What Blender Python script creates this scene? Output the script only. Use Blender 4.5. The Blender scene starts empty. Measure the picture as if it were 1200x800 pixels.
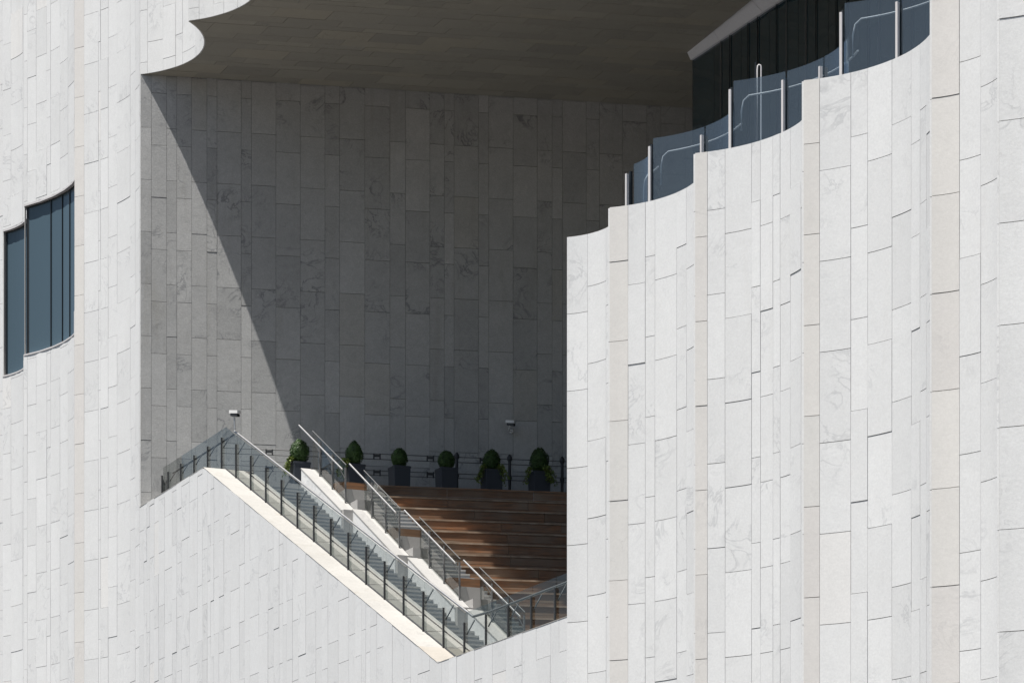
import bpy, math, random
from mathutils import Vector
R = math.radians
rnd = random.Random(7)
sc = bpy.context.scene
COL = sc.collection

# ------------------------------------------------------------------ camera, sky, sun, exposure
cam = bpy.data.cameras.new('camera'); camo = bpy.data.objects.new('camera', cam); COL.objects.link(camo)
camo.location = (0, 0, 1.6); camo.rotation_euler = (R(90), 0, 0)
cam.sensor_fit = 'HORIZONTAL'; cam.sensor_width = 36; cam.lens = 108
cam.shift_y = (1320 - 400) / 1200.0; cam.clip_start = 0.5; cam.clip_end = 6000
sc.camera = camo

SUN_EL = R(71.5); SUN_AZ = R(180 + 48)          # azimuth from +Y towards +X: the sun stands left of and behind the camera
w = bpy.data.worlds.new('World'); sc.world = w; w.use_nodes = True
nt = w.node_tree; nt.nodes.clear()
sky = nt.nodes.new('ShaderNodeTexSky'); sky.sky_type = 'NISHITA'; sky.sun_disc = False
sky.sun_elevation = SUN_EL; sky.sun_rotation = SUN_AZ; sky.air_density = 1.2; sky.dust_density = 1.5
bg = nt.nodes.new('ShaderNodeBackground'); bg.inputs[1].default_value = 0.05
wo = nt.nodes.new('ShaderNodeOutputWorld')
nt.links.new(sky.outputs[0], bg.inputs[0]); nt.links.new(bg.outputs[0], wo.inputs[0])
sun = bpy.data.lights.new('sun', 'SUN'); sun.energy = 5.0; sun.angle = R(0.5); sun.color = (1.0, 0.965, 0.91)
suno = bpy.data.objects.new('sun', sun); COL.objects.link(suno)
to_sun = Vector((math.sin(SUN_AZ) * math.cos(SUN_EL), math.cos(SUN_AZ) * math.cos(SUN_EL), math.sin(SUN_EL)))
suno.rotation_euler = to_sun.to_track_quat('Z', 'Y').to_euler(); suno.location = (-40, -40, 90)
vs = sc.view_settings; vs.view_transform = 'Standard'; vs.look = 'None'; vs.gamma = 1; vs.exposure = 0.69
sc.cycles.max_bounces = 8; sc.cycles.diffuse_bounces = 4; sc.cycles.transparent_max_bounces = 16

# ------------------------------------------------------------------ materials
def new_mat(name):
    m = bpy.data.materials.new(name); m.use_nodes = True
    n = m.node_tree; b = n.nodes['Principled BSDF']
    return m, n, b
def N(n, t, **kw):
    x = n.nodes.new(t)
    for k, v in kw.items(): setattr(x, k, v)
    return x
def mathn(n, op, a, b=None, clamp=False):
    x = N(n, 'ShaderNodeMath', operation=op); x.use_clamp = clamp
    for i, q in enumerate((a, b)):
        if q is None: continue
        if isinstance(q, (int, float)): x.inputs[i].default_value = q
        else: n.links.new(q, x.inputs[i])
    return x.outputs[0]
def mixc(n, f, a, b, blend='MIX'):
    x = N(n, 'ShaderNodeMix', data_type='RGBA', blend_type=blend)
    for i, q in ((0, f), (6, a), (7, b)):
        if isinstance(q, (int, float)): x.inputs[i].default_value = q
        elif isinstance(q, tuple): x.inputs[i].default_value = (*q, 1)
        else: n.links.new(q, x.inputs[i])
    return x.outputs[2]
def ramp(n, f, p0, p1):
    x = N(n, 'ShaderNodeMapRange'); x.inputs[1].default_value = p0; x.inputs[2].default_value = p1
    n.links.new(f, x.inputs[0]); return x.outputs[0]

def stone(name, ca, cb, warm, vein=0.35, speck=0.10, var=0.08, rough=0.75, pw=0.12, streak=0.0, stain=(0.30, 0.27, 0.20), mottle=0.08, bump=0.25):
    """cladding stone: every panel has its own tone, soft clouds, grey swirling veins and a fine grain"""
    m, n, b = new_mat(name); L = n.links
    geo = N(n, 'ShaderNodeNewGeometry'); oi = N(n, 'ShaderNodeObjectInfo')
    off = N(n, 'ShaderNodeVectorMath', operation='SCALE'); off.inputs[0].default_value = (37.0, 91.0, 53.0)
    L.new(oi.outputs['Random'], off.inputs['Scale'])
    pos = N(n, 'ShaderNodeVectorMath', operation='ADD'); L.new(geo.outputs['Position'], pos.inputs[0]); L.new(off.outputs[0], pos.inputs[1])
    P = pos.outputs[0]
    def noise(scale, det=4, rough_=0.55, dist=0.0, vec=P):
        t = N(n, 'ShaderNodeTexNoise'); t.inputs['Scale'].default_value = scale; t.inputs['Detail'].default_value = det
        t.inputs['Roughness'].default_value = rough_; t.inputs['Distortion'].default_value = dist
        L.new(vec, t.inputs['Vector']); return t.outputs['Fac']
    base = mixc(n, oi.outputs['Random'], ca, cb)
    wn = N(n, 'ShaderNodeTexWhiteNoise', noise_dimensions='1D'); L.new(oi.outputs['Random'], wn.inputs['W'])
    isw = mathn(n, 'GREATER_THAN', wn.outputs['Value'], 1.0 - pw)
    base = mixc(n, isw, base, warm)
    # tone of the panel
    tone = mathn(n, 'MULTIPLY_ADD', wn.outputs['Value'], var); n.nodes[-1].inputs[2].default_value = 1.0 - var * 0.5
    cl = ramp(n, noise(1.3, 3), 0.3, 0.7); clo = mathn(n, 'MULTIPLY_ADD', mathn(n, 'ADD', mathn(n, 'MULTIPLY', cl, .4), mathn(n, 'MULTIPLY', ramp(n, noise(5.5, 5, 0.65, 0.6), 0.3, 0.7), .6)), mottle); n.nodes[-1].inputs[2].default_value = 1 - mottle / 2
    gr = ramp(n, noise(26, 3, 0.7), 0.25, 0.75); gra = mathn(n, 'MULTIPLY_ADD', gr, speck); n.nodes[-1].inputs[2].default_value = 1 - speck * 0.5
    t2 = mathn(n, 'MULTIPLY', mathn(n, 'MULTIPLY', tone, clo), gra)
    # veins: thin lines where a distorted noise crosses its middle, only inside some cloudy patches
    v = noise(1.1, 4, 0.6, 1.6); d = mathn(n, 'ABSOLUTE', mathn(n, 'SUBTRACT', v, 0.5))
    line = mathn(n, 'SUBTRACT', 1.0, ramp(n, d, 0.0, 0.035), True)
    patch = ramp(n, noise(0.8, 2), 0.50, 0.66)
    pt2 = mathn(n, 'GREATER_THAN', oi.outputs['Random'], 0.22)
    blot = mathn(n, 'MULTIPLY', ramp(n, noise(3.2, 5, 0.7, 0.8), 0.62, 0.76), 0.7)
    vv = mathn(n, 'MULTIPLY', mathn(n, 'MULTIPLY', mathn(n, 'MAXIMUM', line, blot), mathn(n, 'MULTIPLY', patch, pt2)), vein)
    col = mixc(n, 1.0, base, t2, 'MULTIPLY')
    # combine scalar tone into colour
    cc = N(n, 'ShaderNodeCombineColor')
    for i in range(3): L.new(t2, cc.inputs[i])
    col = mixc(n, 1.0, base, cc.outputs[0], 'MULTIPLY')
    dark = mixc(n, 1.0, col, (0.55, 0.56, 0.58), 'MULTIPLY')
    col = mixc(n, vv, col, dark)
    if streak:
        mp = N(n, 'ShaderNodeMapping'); mp.inputs['Scale'].default_value = (2.2, 2.2, 0.22); L.new(geo.outputs['Position'], mp.inputs[0])
        s = ramp(n, noise(1.0, 5, 0.65, 0.3, mp.outputs[0]), 0.56, 0.75)
        col = mixc(n, mathn(n, 'MULTIPLY', s, streak), col, stain)
    L.new(col, b.inputs['Base Color']); b.inputs['Roughness'].default_value = rough; b.inputs['Specular IOR Level'].default_value = 0.3
    bp = N(n, 'ShaderNodeBump'); bp.inputs['Strength'].default_value = bump; bp.inputs['Distance'].default_value = 0.01
    L.new(noise(18, 5, 0.7), bp.inputs['Height']); L.new(bp.outputs[0], b.inputs['Normal'])
    return m

M = {}
M['stone'] = stone('facade_stone', (0.675, 0.68, 0.68), (0.645, 0.65, 0.65), (0.67, 0.665, 0.655), vein=0.45, speck=0.13, streak=0.16, stain=(0.50, 0.485, 0.46), pw=0.025, var=.06)
M['stone_warm'] = stone('facade_stone_warm', (0.645, 0.63, 0.605), (0.63, 0.61, 0.59), (0.61, 0.60, 0.58), vein=0.2, var=0.05)
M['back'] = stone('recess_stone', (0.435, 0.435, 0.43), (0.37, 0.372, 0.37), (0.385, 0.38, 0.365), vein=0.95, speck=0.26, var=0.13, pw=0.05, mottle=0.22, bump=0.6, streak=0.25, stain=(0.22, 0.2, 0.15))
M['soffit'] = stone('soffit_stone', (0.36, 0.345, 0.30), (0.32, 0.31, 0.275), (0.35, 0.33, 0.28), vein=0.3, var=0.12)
M['cap'] = stone('coping_stone', (0.385, 0.375, 0.355), (0.36, 0.35, 0.33), (0.36, 0.335, 0.30), vein=0.3, var=0.08, streak=0.45, stain=(0.27, 0.24, 0.20), mottle=.14, speck=.15)
M['white_stone'] = stone('divider_stone', (0.37, 0.365, 0.355), (0.34, 0.335, 0.325), (0.35, 0.34, 0.32), vein=0.3, streak=0.3, stain=(0.27, 0.25, 0.22), mottle=.12)
M['step'] = stone('step_granite', (0.30, 0.315, 0.33), (0.26, 0.275, 0.29), (0.30, 0.30, 0.30), vein=0.3, speck=0.2, var=0.2)  # darker than the treads: the risers' shade is put into the colour
M['tread'] = stone('tread_granite', (0.38, 0.38, 0.375), (0.35, 0.35, 0.345), (0.36, 0.355, 0.34), vein=0.1, var=0.1)  # paler than the risers: light caught by the nosings put into the colour
M['concrete'] = stone('grey_block_stone', (0.40, 0.39, 0.375), (0.36, 0.355, 0.345), (0.38, 0.37, 0.35), vein=0.2, var=0.08)
M['deck'] = stone('terrace_paving', (0.09, 0.085, 0.08), (0.08, 0.075, 0.07), (0.09, 0.085, 0.08), vein=0.0)
M['mortar'] = stone('joint_backing', (0.10, 0.10, 0.10), (0.08, 0.08, 0.08), (0.10, 0.10, 0.09), vein=0.0)
M['paving'] = stone('plaza_paving', (0.075, 0.07, 0.065), (0.065, 0.06, 0.058), (0.07, 0.065, 0.06), vein=0.1)

def metal(name, c, rough=0.35, met=1.0):
    m, n, b = new_mat(name); L = n.links
    t = N(n, 'ShaderNodeTexNoise'); t.inputs['Scale'].default_value = 30
    g = N(n, 'ShaderNodeNewGeometry'); L.new(g.outputs['Position'], t.inputs['Vector'])
    f = mathn(n, 'MULTIPLY_ADD', t.outputs['Fac'], 0.2); n.nodes[-1].inputs[2].default_value = rough - 0.1
    L.new(f, b.inputs['Roughness']); L.new(mixc(n, t.outputs['Fac'], tuple(x * 0.85 for x in c), c), b.inputs['Base Color'])
    b.inputs['Metallic'].default_value = met
    return m
M['steel'] = metal('brushed_steel', (0.62, 0.61, 0.60), 0.45)
M['dark'] = metal('dark_painted_steel', (0.035, 0.037, 0.04), 0.5, 0.0)
M['rail_grey'] = metal('grey_painted_steel', (0.16, 0.16, 0.16), 0.5, 0.0)
M['alum'] = metal('white_aluminium', (0.62, 0.60, 0.60), 0.5, 0.0)
M['fascia'] = metal('fascia_panel', (0.80, 0.82, 0.88), 0.5, 0.0)
M['mull'] = metal('mullion_paint', (0.012, 0.016, 0.02), 0.4, 0.0)
M['camwhite'] = metal('camera_white', (0.75, 0.75, 0.74), 0.4, 0.0)
M['planter'] = metal('planter_slate', (0.045, 0.052, 0.066), 0.5, 0.0)
M['soil'] = metal('soil', (0.05, 0.035, 0.025), 0.9, 0.0)

def wood():
    m, n, b = new_mat('hardwood_plank'); L = n.links
    g = N(n, 'ShaderNodeNewGeometry'); oi = N(n, 'ShaderNodeObjectInfo')
    off = N(n, 'ShaderNodeVectorMath', operation='SCALE'); off.inputs[0].default_value = (17.0, 31.0, 9.0); L.new(oi.outputs['Random'], off.inputs['Scale'])
    ad = N(n, 'ShaderNodeVectorMath', operation='ADD'); L.new(g.outputs['Position'], ad.inputs[0]); L.new(off.outputs[0], ad.inputs[1])
    mp = N(n, 'ShaderNodeMapping'); mp.inputs['Scale'].default_value = (1.2, 1.2, 14); L.new(ad.outputs[0], mp.inputs[0])
    t = N(n, 'ShaderNodeTexNoise'); t.inputs['Scale'].default_value = 1.5; t.inputs['Detail'].default_value = 6; t.inputs['Distortion'].default_value = 0.4; L.new(mp.outputs[0], t.inputs['Vector'])
    t2 = N(n, 'ShaderNodeTexNoise'); t2.inputs['Scale'].default_value = 0.9; t2.inputs['Detail'].default_value = 4; L.new(ad.outputs[0], t2.inputs['Vector'])
    c = mixc(n, oi.outputs['Random'], (0.30, 0.135, 0.058), (0.165, 0.095, 0.053))
    c = mixc(n, ramp(n, t.outputs['Fac'], 0.35, 0.7), c, (0.13, 0.075, 0.042))
    c = mixc(n, mathn(n, 'MULTIPLY', ramp(n, t2.outputs['Fac'], 0.42, 0.66), 0.75), c, (0.22, 0.175, 0.13))
    L.new(c, b.inputs['Base Color']); b.inputs['Roughness'].default_value = 0.6
    bp = N(n, 'ShaderNodeBump'); bp.inputs['Strength'].default_value = 0.3; L.new(t.outputs['Fac'], bp.inputs['Height']); L.new(bp.outputs[0], b.inputs['Normal'])
    return m
M['wood'] = wood()
def wood_edge():
    m, n, b = new_mat('lit_nosing'); L = n.links  # paler than the planks: light on the front edges put into the colour
    g = N(n, 'ShaderNodeNewGeometry'); t = N(n, 'ShaderNodeTexNoise'); t.inputs['Scale'].default_value = 3; t.inputs['Detail'].default_value = 5
    L.new(g.outputs['Position'], t.inputs['Vector'])
    L.new(mixc(n, ramp(n, t.outputs['Fac'], 0.35, 0.65), (0.34, 0.265, 0.20), (0.20, 0.14, 0.095)), b.inputs['Base Color']); b.inputs['Roughness'].default_value = 0.7
    return m
M['nosing'] = wood_edge()

def glass(name, tint, refl_tint=(1, 1, 1), dark=0.0, darkc=(0.05, 0.07, 0.09), wav=0.0, rf=1.3):
    m = bpy.data.materials.new(name); m.use_nodes = True; n = m.node_tree; n.nodes.clear(); L = n.links
    out = N(n, 'ShaderNodeOutputMaterial'); tr = N(n, 'ShaderNodeBsdfTransparent'); tr.inputs[0].default_value = (*tint, 1)
    gl = N(n, 'ShaderNodeBsdfGlossy'); gl.inputs['Roughness'].default_value = 0.01; gl.inputs['Color'].default_value = (*refl_tint, 1)
    fr = N(n, 'ShaderNodeFresnel'); fr.inputs['IOR'].default_value = 1.5
    g = N(n, 'ShaderNodeNewGeometry'); t = N(n, 'ShaderNodeTexNoise'); t.inputs['Scale'].default_value = 0.9
    L.new(g.outputs['Position'], t.inputs['Vector'])
    if wav:
        bp = N(n, 'ShaderNodeBump'); bp.inputs['Strength'].default_value = wav; bp.inputs['Distance'].default_value = 0.05
        L.new(t.outputs['Fac'], bp.inputs['Height']); L.new(bp.outputs[0], gl.inputs['Normal'])
    k = mathn(n, 'MULTIPLY', mathn(n, 'MULTIPLY', fr.outputs[0], mathn(n, 'SUBTRACT', 1.0, g.outputs['Backfacing'])), rf, True)
    a = N(n, 'ShaderNodeMixShader'); L.new(k, a.inputs[0]); L.new(tr.outputs[0], a.inputs[1]); L.new(gl.outputs[0], a.inputs[2])
    if dark:
        df = N(n, 'ShaderNodeBsdfDiffuse'); df.inputs[0].default_value = (*darkc, 1)
        b2 = N(n, 'ShaderNodeMixShader'); b2.inputs[0].default_value = dark; L.new(a.outputs[0], b2.inputs[1]); L.new(df.outputs[0], b2.inputs[2]); a = b2
    L.new(a.outputs[0], out.inputs[0]); return m
M['glass'] = glass('railing_glass', (0.78, 0.80, 0.795), (0.9, 0.88, 0.86), rf=1.0)
M['glass_blue'] = glass('terrace_glass', (0.72, 0.78, 0.82), (0.86, 0.93, 1.0), dark=0.12, darkc=(0.22, 0.27, 0.32), wav=0.9, rf=1.7)
def solid_glass(name, c, wav, spec=0.5, ior=1.5, hi=1.15):
    m, n, b = new_mat(name); L = n.links
    g = N(n, 'ShaderNodeNewGeometry'); mp = N(n, 'ShaderNodeMapping'); mp.inputs['Scale'].default_value = (0.5, 0.5, 0.22); L.new(g.outputs['Position'], mp.inputs[0])
    t = N(n, 'ShaderNodeTexNoise'); t.inputs['Scale'].default_value = 1.2; t.inputs['Detail'].default_value = 1; L.new(mp.outputs[0], t.inputs['Vector'])
    bp = N(n, 'ShaderNodeBump'); bp.inputs['Strength'].default_value = wav; bp.inputs['Distance'].default_value = 0.12; L.new(t.outputs['Fac'], bp.inputs['Height'])
    oi = N(n, 'ShaderNodeObjectInfo'); L.new(mixc(n, oi.outputs['Random'], tuple(x * .8 for x in c), tuple(x * hi for x in c)), b.inputs['Base Color']); b.inputs['Roughness'].default_value = 0.02; b.inputs['Specular IOR Level'].default_value = spec; b.inputs['IOR'].default_value = ior
    L.new(bp.outputs[0], b.inputs['Normal']); return m
M['window'] = solid_glass('tinted_window_glass', (0.075, 0.115, 0.145), 0.12, 0.5, 1.35)
M['curtain'] = solid_glass('curtain_wall_glass', (0.008, 0.022, 0.030), 0.9, 0.5, 2.6, 2.6)  # wide tone spread between panes stands in for teal reflections

def leafm(name, a, b_):
    m, n, b = new_mat(name); L = n.links
    g = N(n, 'ShaderNodeNewGeometry'); t = N(n, 'ShaderNodeTexNoise'); t.inputs['Scale'].default_value = 9; L.new(g.outputs['Position'], t.inputs['Vector'])
    L.new(mixc(n, ramp(n, t.outputs['Fac'], 0.35, 0.65), a, b_), b.inputs['Base Color']); b.inputs['Roughness'].default_value = 0.6
    return m
M['leaf'] = leafm('boxwood_leaf', (0.022, 0.055, 0.010), (0.045, 0.10, 0.018))
M['leaf2'] = leafm('trailing_leaf', (0.10, 0.17, 0.03), (0.22, 0.28, 0.06))
M['twig'] = metal('twig_bark', (0.09, 0.06, 0.04), 0.9, 0.0)

# ------------------------------------------------------------------ mesh helpers
def mesh(name, verts, faces, mat, parent=None, smooth=None):
    me = bpy.data.meshes.new(name); me.from_pydata([tuple(v) for v in verts], [], faces)
    me.materials.append(M[mat] if isinstance(mat, str) else mat)
    if smooth is True: me.polygons.foreach_set('use_smooth', [True] * len(faces))
    elif smooth: me.polygons.foreach_set('use_smooth', smooth + [False] * (len(faces) - len(smooth)))
    me.update()
    return link(name, me, parent)
def link(name, me, parent=None, loc=None):
    o = bpy.data.objects.new(name, me); COL.objects.link(o)
    if parent is not None: o.parent = parent
    if loc is not None: o.location = loc
    return o
def tag(o, label=None, cat=None, group=None, kind=None):
    if label: o['label'] = label
    if cat: o['category'] = cat
    if group: o['group'] = group
    if kind: o['kind'] = kind
    return o
def thing(name, label, cat, loc=(0, 0, 0), group=None):
    o = bpy.data.objects.new(name, None); COL.objects.link(o); o.location = loc; o.empty_display_size = 0.3
    return tag(o, label, cat, group)
class MB:
    """collects geometry; build() links it as one mesh object, vertices given in world space"""
    def __init__(s): s.v = []; s.f = []; s.sm = []
    def add(s, v, f, sm=False):
        k = len(s.v); s.v += [tuple(q) for q in v]; s.f += [tuple(i + k for i in q) for q in f]; s.sm += [sm] * len(f); return s
    def prism(s, pts, z0, z1):
        """polygon in plan (counter-clockwise or not) between z0 and z1; z may be lists"""
        n = len(pts); a = z0 if isinstance(z0, (list, tuple)) else [z0] * n; b = z1 if isinstance(z1, (list, tuple)) else [z1] * n
        v = [(p[0], p[1], a[i]) for i, p in enumerate(pts)] + [(p[0], p[1], b[i]) for i, p in enumerate(pts)]
        f = [tuple(range(n - 1, -1, -1)), tuple(range(n, 2 * n))] + [(i, (i + 1) % n, n + (i + 1) % n, n + i) for i in range(n)]
        area = sum(pts[i][0] * pts[(i + 1) % n][1] - pts[(i + 1) % n][0] * pts[i][1] for i in range(n))
        if area < 0: f = [tuple(reversed(q)) for q in f]
        return s.add(v, f)
    def tube(s, pts, r, seg=8, cap=True):
        pts = [Vector(p) for p in pts]; rings = []; k0 = len(s.v); V = []; Fc = []
        for i, p in enumerate(pts):
            d = (pts[min(i + 1, len(pts) - 1)] - pts[max(i - 1, 0)]).normalized()
            a = d.cross(Vector((0, 0, 1)));
            if a.length < 1e-3: a = d.cross(Vector((1, 0, 0)))
            a.normalize(); b = d.cross(a)
            rr = r[i] if isinstance(r, (list, tuple)) else r
            for j in range(seg):
                t = 2 * math.pi * j / seg; V.append(p + a * (rr * math.cos(t)) + b * (rr * math.sin(t)))
        for i in range(len(pts) - 1):
            for j in range(seg):
                j2 = (j + 1) % seg; Fc.append((i * seg + j, i * seg + j2, (i + 1) * seg + j2, (i + 1) * seg + j))
        s.add(V, Fc, True)
        if cap: s.add(V[:seg], [tuple(range(seg - 1, -1, -1))]); s.add(V[-seg:], [tuple(range(seg))])
        return s
    def box(s, c, ax, ay, az):
        """centre and three half-extent vectors"""
        c, ax, ay, az = map(Vector, (c, ax, ay, az))
        v = [c + ax * i + ay * j + az * k for k in (-1, 1) for j in (-1, 1) for i in (-1, 1)]
        f = [(0, 2, 3, 1), (4, 5, 7, 6), (0, 1, 5, 4), (2, 6, 7, 3), (0, 4, 6, 2), (1, 3, 7, 5)]
        if ax.cross(ay).dot(az) < 0: f = [tuple(reversed(q)) for q in f]
        return s.add(v, f)
    def build(s, name, mat, parent=None):
        o = Vector(parent.location) if parent is not None else Vector((0, 0, 0))
        g = parent.parent if parent is not None else None
        while g is not None: o += g.location; g = g.parent
        me = bpy.data.meshes.new(name); me.from_pydata([tuple(Vector(q) - o) for q in s.v], [], s.f)
        me.materials.append(M[mat]); me.polygons.foreach_set('use_smooth', s.sm); me.update()
        return link(name, me, parent)

def fixn(v, f):
    # outward faces for a convex hull-like box
    c = sum((Vector(q) for q in v), Vector()) / len(v); out = []
    for q in f:
        a, b, d = Vector(v[q[0]]), Vector(v[q[1]]), Vector(v[q[2]]); nn = (b - a).cross(d - a)
        fc = sum((Vector(v[i]) for i in q), Vector()) / len(q)
        out.append(q if nn.dot(fc - c) > 0 else tuple(reversed(q)))
    return out

# ------------------------------------------------------------------ the plan (metres; camera stands at the origin, eye 1.6 m)
def rel(P, a, va, b, vb): return (P[0] + a * va[0] + b * vb[0], P[1] + a * va[1] + b * vb[1])
A = (-10.697, 88.525)                   # outer corner where facade, lower wall and recessed wall meet
e = (0.40785, -0.91305); n_ = (0.91305, 0.40785)       # along the facade towards the street / inwards
b_ = (0.9837, 0.1800); q_ = (0.1800, -0.9837)          # along the recessed wall / away from it
def U(u, v): return rel(A, u, e, v, n_)
def S(s, d): return rel(A, s, b_, d, q_)
H = 1.5
Z_SOF = 31.9; Z_HI = 19.45; Z_LO = 11.9; Z_LAND = 19.0; Z_FLOOR = 11.35; Z_TER = 18.925
def topz(u):                            # top of the sloping parapet
    if u < 5.83: return Z_HI
    if u > 22.28: return Z_LO
    return Z_HI + (Z_LO - Z_HI) * (u - 5.83) / (22.28 - 5.83)

# flutes: (start, end, column splits 0..1, phase of the first column)
def arcdef(P, Q, a0=18):
    cx, cy = Q[0] - P[0], Q[1] - P[1]; c = math.hypot(cx, cy); ch = math.degrees(math.atan2(-cy, cx)); a1 = 2 * ch - a0
    Rr = c / (2 * math.sin(R((a1 - a0) / 2)))
    def f(t, off=0.0):                  # off > 0 moves outwards, to the street side
        a = a0 + (a1 - a0) * t
        x = P[0] + Rr * (math.sin(R(a)) - math.sin(R(a0))); y = P[1] - Rr * (math.cos(R(a0)) - math.cos(R(a)))
        return (x - off * math.sin(R(a)), y - off * math.cos(R(a)))
    f.len = Rr * R(a1 - a0)
    return f
def linedef(P, Q):
    L = math.hypot(Q[0] - P[0], Q[1] - P[1]); d = ((Q[0] - P[0]) / L, (Q[1] - P[1]) / L)
    def f(t, off=0.0): return (P[0] + d[0] * L * t + off * d[1], P[1] + d[1] * L * t - off * d[0])
    f.len = L
    return f

def px(x, y, z):
    return 600 + 3600 * x / y, 1320 - 3600 * (z - 1.6) / y
GAP = 0.0052; VGAP = 0.0035; PROUD = 0.035
def panel(f, ta, tb, z0, z1, K, proud, top=None):
    """verts/faces of one slab; front face curved with the flute"""
    L = f.len; ga = VGAP / L; ta += ga; tb -= ga
    fr = []; bk = []
    dz = z1 - z0
    for i in range(K + 1):
        t = ta + (tb - ta) * i / K
        zt = z1 if top is None else min(z1, top(t) )
        p = f(t, PROUD + proud); qb = f(t, 0.004)
        fr.append(((p[0], p[1], z0), (p[0], p[1], zt))); bk.append(((qb[0], qb[1], z0), (qb[0], qb[1], zt)))
    v = []; fc = []; sm = []
    for a, b in fr: v += [a, b]
    for i in range(K): fc.append((2 * i, 2 * i + 2, 2 * i + 3, 2 * i + 1)); sm.append(True)
    k = len(v)
    for a, b in fr: v += [a, b]
    for a, b in bk: v += [a, b]
    o = k + 2 * (K + 1)
    for i in range(K):
        fc.append((k + 2 * i, o + 2 * i, o + 2 * i + 2, k + 2 * i + 2)); sm.append(False)         # bottom
        fc.append((k + 2 * i + 1, k + 2 * i + 3, o + 2 * i + 3, o + 2 * i + 1)); sm.append(False) # top
    fc.append((k, k + 1, o + 1, o)); fc.append((k + 2 * K, o + 2 * K, o + 2 * K + 1, k + 2 * K + 1)); sm += [False, False]
    return v, fc, sm

def clad(parent, f, splits, z0, z1, phases, first_warm=False, mat='stone', holes=(), top=None, budget=None, stuff=None, hide=1.0):
    """cut the wall into columns of staggered slabs; those the frame shows become parts, the rest go to `stuff`"""
    ts = [0.0] + list(splits)
    L = f.len; t = ts[-1]
    while (1 - t) * L > 1.0:            # continue to the end with plain columns
        t += rnd.choice((0.42, 0.7, 0.55)) / L; ts.append(t)
    ts.append(1.0)
    for c in range(len(ts) - 1):
        ta, tb = ts[c], ts[c + 1]
        K = max(1, min(6, int((tb - ta) * L / 0.14 + 0.5))) if not hasattr(f, 'flat') else (2 if top is not None else 1)
        ph = phases[c % len(phases)] if c < len(phases) or len(phases) == 2 else rnd.choice(phases)
        m = 'stone_warm' if (first_warm and c == 0) else mat
        zs = [z0]; k = math.floor((z0 - 1.6) / H - 1)
        while True:
            z = 1.6 + (k + ph) * H; k += 1
            if z >= z1 - 0.06: break
            if z > z0 + 0.06: zs.append(z)
        if top is not None:
            lo_ = min(top(ta), top(tb)) - 0.12; zs = [z for z in zs if z < lo_]; z1c = max(top(ta), top(tb)) + .5
        else: z1c = z1
        zs.append(z1c)
        for a, b in zip(zs[:-1], zs[1:]):
            pieces = [(a, b)]
            for (h0, h1, hta, htb) in holes:
                if (ta + tb) / 2 < hta or (ta + tb) / 2 > htb: continue
                np_ = []
                for (p, r) in pieces:
                    if r <= h0 or p >= h1: np_.append((p, r)); continue
                    if p < h0 - 0.03: np_.append((p, h0))
                    if r > h1 + 0.03: np_.append((h1, r))
                pieces = np_
            for (p, r) in pieces:
                lim = None
                if top is not None:
                    lim = (lambda tt: top(tt))
                mid = f((ta + tb) / 2); X, Y = px(mid[0], mid[1], (p + r) / 2)
                vis = -25 < X < 1225 and -50 < Y < 850 and ta < hide
                v, fc, sm = panel(f, ta, tb, p + GAP, r - GAP if not (top is not None and r > min(top(ta), top(tb))) else r, K, rnd.uniform(0, 0.007) + (0.004 if rnd.random() < .15 else 0), lim)
                if vis and (budget is None or budget[0] > 0):
                    me = bpy.data.meshes.new('stone_panel'); me.from_pydata(v, [], fc); me.materials.append(M[m])
                    me.polygons.foreach_set('use_smooth', sm); me.update()
                    o = link('stone_panel', me, parent)
                    if budget is not None: budget[0] -= 1
                else:
                    kk = len(stuff.v); stuff.v += v; stuff.f += [tuple(i + kk for i in q) for q in fc]; stuff.sm += sm

def core(mb, f, z0, z1, ta=0.0, tb=1.0, thick=0.3, K=14, off=0.005, taper=0.015):
    L = f.len
    P = [f(ta + (tb - ta) * i / K, off) for i in range(K + 1)]
    Q = [f(ta + (tb - ta) * i / K, -max(0.0, min(thick, taper + 0.5 * max(0.0, 1 - (ta + (tb - ta) * i / K)) * L * 0.7))) for i in range(K + 1)]
    for i in range(K): mb.prism([P[i], P[i + 1], Q[i + 1], Q[i]], z0, z1)

# ------------------------------------------------------------------ ground
g = mesh('ground', [(-3000, -3000, 0), (3000, -3000, 0), (3000, 3000, 0), (-3000, 3000, 0)], [(0, 1, 2, 3)], 'paving'); tag(g, kind='structure')

# ------------------------------------------------------------------ left and upper facade
fac = thing('stone_facade', 'pale fluted stone facade on the left with a stepped dark window', 'wall')
cus = {'L0': ((-19.0, 106.3), (-16.80, 101.50)), 'L1': ((-16.80, 101.50), (-15.66, 98.72)), 'L2': ((-15.66, 98.72), (-13.26, 93.26)),
       'L3': ((-13.26, 93.26), A), 'L4': (A, (-8.85, 84.24))}
spl = {'L0': [0.1, 0.25], 'L1': [0.137, 0.407, 0.7], 'L2': [0.026, 0.096, 0.188, 0.2245, 0.3235, 0.4285, 0.55, 0.75], 'L3': [0.0675, 0.177, 0.194, 0.2595, 0.345, 0.502, 0.585, 0.75],
       'L4': [0.0445, 0.1475, 0.2425, 0.3005, 0.4375]}
WB = 1.6 + 16.5 * H; WT = 1.6 + 19.74 * H
HT = 0.985; stf = MB(); co = MB(); bud = [298]
F_ = {k: arcdef(*cus[k], {'L1': 37, 'L2': 37, 'L3': 30}.get(k, 18)) for k in cus}
ph_l = (0.8, 0.42)
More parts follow.
